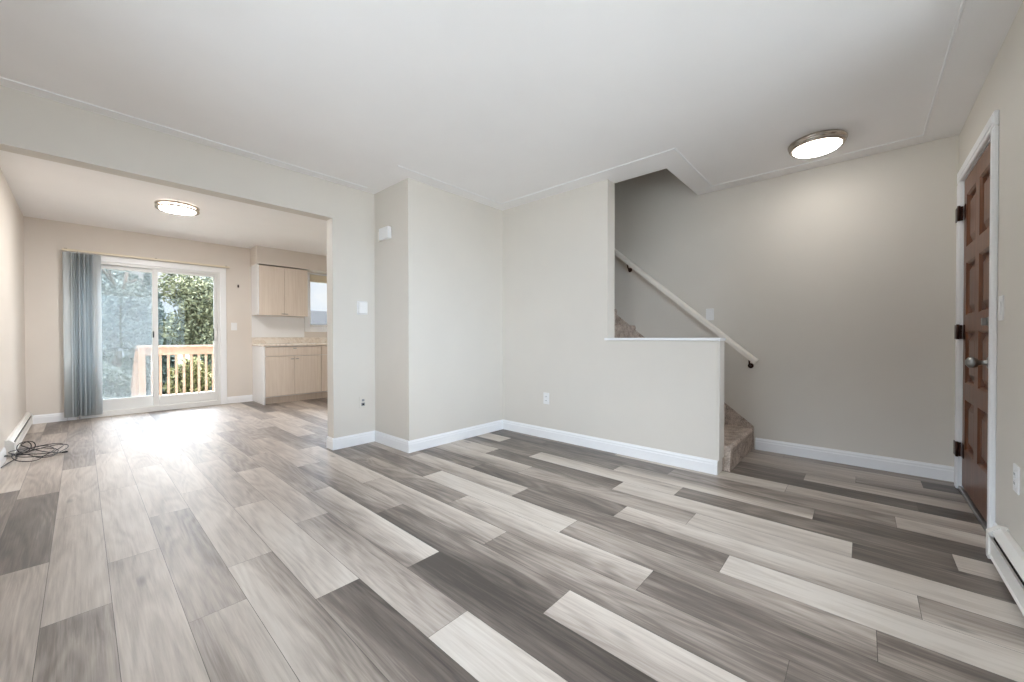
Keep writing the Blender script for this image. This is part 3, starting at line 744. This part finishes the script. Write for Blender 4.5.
# ------------------------------------------------------------------ outside: deck, railing, garden
GZ = -.75
struct('ground', MB().box(-60, 60, YB+T, 90, GZ-.2, GZ), M_lawn)
struct('front_yard', MB().box(-60, 60, -60, YF-T, -.5, -.3), M_soil)
struct('side_yard', MB().box(-60, XL-T, YF-T, YB+T, -.5, -.3), M_soil)
mb = MB()
y = YB+T+.01
while y < 9.62: mb.box(-1.6, 3.6, y, y+.134, -.075, -.04); y += .14
mb.box(-1.6, 3.6, 9.56, 9.6, -.30, -.076); mb.box(-1.6, 3.6, YB+T+.01, YB+T+.05, -.3, -.076)
for x in (-1.5, .7, 3.4): mb.box(x, x+.1, 9.45, 9.55, GZ, -.076)
struct('deck', mb, M_deck, label='sunlit pale wooden deck outside the patio door')
rl = empty('deck_railing', (2.1, 9.5, -.04), 'cedar deck railing with square balusters outside the patio door', 'railing')
RX0, RX1, RY = .675, 3.5, 9.50
MB().bbox(RX0-.02, RX1, RY-.04, RY+.16, .85, .888, .004).build('top_cap', M_cedar, rl)
MB().bbox(RX0+.09, RX1, RY+.06, RY+.10, .71, .85, .003).build('top_rail', M_cedar, rl)
for x in (RX0, RX1-.09): MB().bbox(x, x+.089, RY-.025, RY+.059, -.04, .85, .004).build('post', M_cedar, rl)
x = RX0+.17
while x < RX1-.12:
    MB().bbox(x, x+.036, RY+.101, RY+.137, -.25, .82, .003).build('baluster', M_cedar, rl); x += .112
sr_ = empty('stair_railing', (.78, 9.9, GZ), 'sloping cedar railing beside the steps down from the deck', 'railing')
sx = RX0+.0
def sk(y0, y1, za, zb, x0, x1, name):
    MB().prism([(y0, za), (y1, za-(y1-y0)*.72), (y1, zb-(y1-y0)*.72), (y0, zb)], 0, x0, x1).build(name, M_cedar, sr_)
sk(RY+.162, RY+1.2, .78, .83, sx-.03, sx+.09, 'top_cap'); sk(RY+.162, RY+1.2, .68, .78, sx+.01, sx+.05, 'top_rail'); sk(RY+.162, RY+1.12, -.02, .06, sx+.01, sx+.05, 'bottom_rail')
for k in range(7):
    yy = RY+.25+k*.125; zz = .70-(yy-RY-.075)*.72
    MB().bbox(sx-.03, sx+.0095, yy, yy+.036, zz-.72, zz, .003).build('baluster', M_cedar, sr_)
MB().bbox(sx, sx+.089, RY+1.12, RY+1.21, GZ, .06, .004).build('post', M_cedar, sr_)
ss = empty('deck_steps', (.2, 9.9, GZ), 'wooden steps leading down from the deck', 'steps')
for k in range(3):
    z = -.04-.18*(k+1); yy = 9.625+k*.27
    MB().bbox(-.6, .64, yy, yy+.27, z-.036, z, .003).build('tread', M_deck, ss); MB().box(-.6, .64, yy+.01, yy+.03, GZ if k == 2 else z-.18, z-.036).build('riser', M_deck, ss)

# trees and shrubs
def leaves(mb, c, rad, n, size, rnd, shell=.55, up=.3):
    for _ in range(n):
        while True:
            p = Vector((rnd.uniform(-1, 1), rnd.uniform(-1, 1), rnd.uniform(-1, 1)))
            if shell < p.length < 1: break
        q = Vector((c[0]+p.x*rad[0], c[1]+p.y*rad[1], c[2]+p.z*rad[2]))
        a = Vector((rnd.gauss(0, 1), rnd.gauss(0, 1), rnd.gauss(up, 1))).normalized(); b = a.cross(Vector((rnd.gauss(0, 1), rnd.gauss(0, 1), rnd.gauss(0, 1)))).normalized()
        s = size*rnd.uniform(.6, 1.4)
        mb.add([q-a*s, q+b*s*.45, q+a*s, q-b*s*.45], [(0, 1, 2, 3)])
def tree(x, y, h, r, mat, label, seed, n=5200, size=.11, conifer=False, cat='tree', name='tree', group='trees and shrubs behind the deck'):
    rnd = random.Random(seed)
    e = empty(name, (x, y, GZ), label, cat, group)
    mb = MB(); z0 = GZ+ (.25 if conifer or cat == 'shrub' else h*.28)
    path = [(x+rnd.uniform(-.05, .05)*k, y+rnd.uniform(-.05, .05)*k, GZ+h*.9*k/5) for k in range(6)]
    for i in range(5): mb.tube(path[i:i+2], .11*(1-i/6)*(h/4), 8)
    for k in range(7):
        a = rnd.uniform(0, 6.28); zz = z0+(GZ+h-z0)*rnd.uniform(.1, .8)
        mb.tube([(x, y, zz), (x+.3*r*math.cos(a), y+.3*r*math.sin(a), zz+.08*h), (x+.55*r*math.cos(a), y+.55*r*math.sin(a), zz+.11*h)], .03*(h/4), 6)
    mb.build('trunk', M_bark, e)
    mb = MB()
    if conifer:
        L = 14
        for i in range(L):
            t = i/(L-1); rr = r*(1-t*.92); zz = z0+(GZ+h-z0)*t
            leaves(mb, (x, y, zz), (rr, rr, h/L*.9), int(n/L*(1.5-t)), size, rnd, .45, -.3)
    else:
        B = 11
        for i in range(B):
            a = rnd.uniform(0, 6.28); d = rnd.uniform(.1, .62)*r; zz = z0+(GZ+h-z0)*rnd.uniform(.15, .8)
            rr = r*rnd.uniform(.38, .6); leaves(mb, (x+d*math.cos(a), y+d*math.sin(a), zz), (rr, rr, min(rr*1.15, (GZ+h-z0)*.3)), n//B, size, rnd, .3)
    mb.build('foliage', mat, e, fix=False)
    return e
TR = [  # x, y, h, r, material, label, conifer
 (2.05, 13.2, 4.25, 1.1, M_leaf1, 'bushy yellow-green tree seen through the right patio pane', False),
 (3.05, 15.3, 4.7, .75, M_leaf2, 'dark upright conifer at the right edge of the right patio pane', True),
 (.55, 13.8, 4.1, .80, M_leaf3, 'pale grey-green tree behind the blind at left of the patio door', False),
 (1.45, 16.6, 4.2, .85, M_leaf2, 'dark conifer behind the middle of the patio door', True),
 (.95, 20.2, 4.9, 1.3, M_leaf3, 'tall hazy tree above the pale house in the left patio pane', False),
 (3.9, 19.5, 5.0, 1.5, M_leaf3, 'broad hazy tree far behind the right patio pane', False),
]
for i, (x, y, h, r, m, lab, con) in enumerate(TR): tree(x, y, h*.93, r, m, lab, 20+i, 15000, .05 if y < 15 else .065, con)
for i, (x, y, h, r, m, lab) in enumerate([
 (1.62, 11.2, 1.45, .45, M_leaf4, 'sunny yellow-green shrub just behind the left balusters'),
 (2.6, 11.7, 1.5, .50, M_leaf1, 'green shrub behind the right balusters'),
 (.30, 12.2, 1.25, .6, M_leaf3, 'low grey-green shrub left of the deck steps'),
 (1.05, 13.0, 1.0, .5, M_leaf2, 'low dark shrub behind the sloping stair railing')]):
    tree(x, y, h, r, m, lab, 60+i, 8000, .038, False, 'shrub', 'shrub')
# neighbour house glimpsed between the trees, fence, roof seen from the kitchen
def house(name, x0, x1, y0, y1, zw, zr, label, mw, mr_):
    e = empty(name, ((x0+x1)/2, (y0+y1)/2, GZ), label, name.split('_')[-1])
    MB().box(x0, x1, y0, y1, GZ, zw).build('walls', mw, e)
    ym = (y0+y1)/2; mb = MB()
    for s in (-1, 1):
        ye = ym+s*((y1-y0)/2+.4); mb.prism([(ym, zr), (ye, zw-.1), (ye, zw+.05), (ym, zr+.16)], 0, x0-.3, x1+.3)
    mb.prism([(y0, zw), (y1, zw), (ym, zr)], 0, x0+.05, x1-.05)
    mb.build('roof', mr_, e)
    for k in range(2 if x1-x0 > 3 else 0):
        xa = x0+(x1-x0)*(.22+.4*k); w_ = MB().box(xa, xa+1.0, y0-.03, y0+.01, .6, 1.8).build('window', M_vinyl, e); MB().box(xa+.07, xa+.93, y0-.04, y0-.031, .67, 1.73).build('pane', M_steel, w_)
house('garden_shed', .55, 1.75, 23.5, 25.5, 2.5, 2.8, 'small pale blue-white shed glimpsed through the left patio pane', M_siding, M_roofsnow)
house('neighbour_house', 6.8, 15, 24, 33, 1.75, 2.75, 'low house with grey shingle roof seen through the kitchen window', M_siding, M_shingle)
fe = empty('garden_fence', (1, 17.6, GZ), 'low pale rail fence behind the garden in the left patio pane', 'fence')
for z in (.62, -.05): MB().bbox(-6, 6.6, 17.57, 17.6, z, z+.08, .004).build('rail', M_siding, fe)
for k in range(9): MB().bbox(-6+k*1.55, -5.91+k*1.55, 17.6, 17.69, GZ, .8, .004).build('post', M_siding, fe)
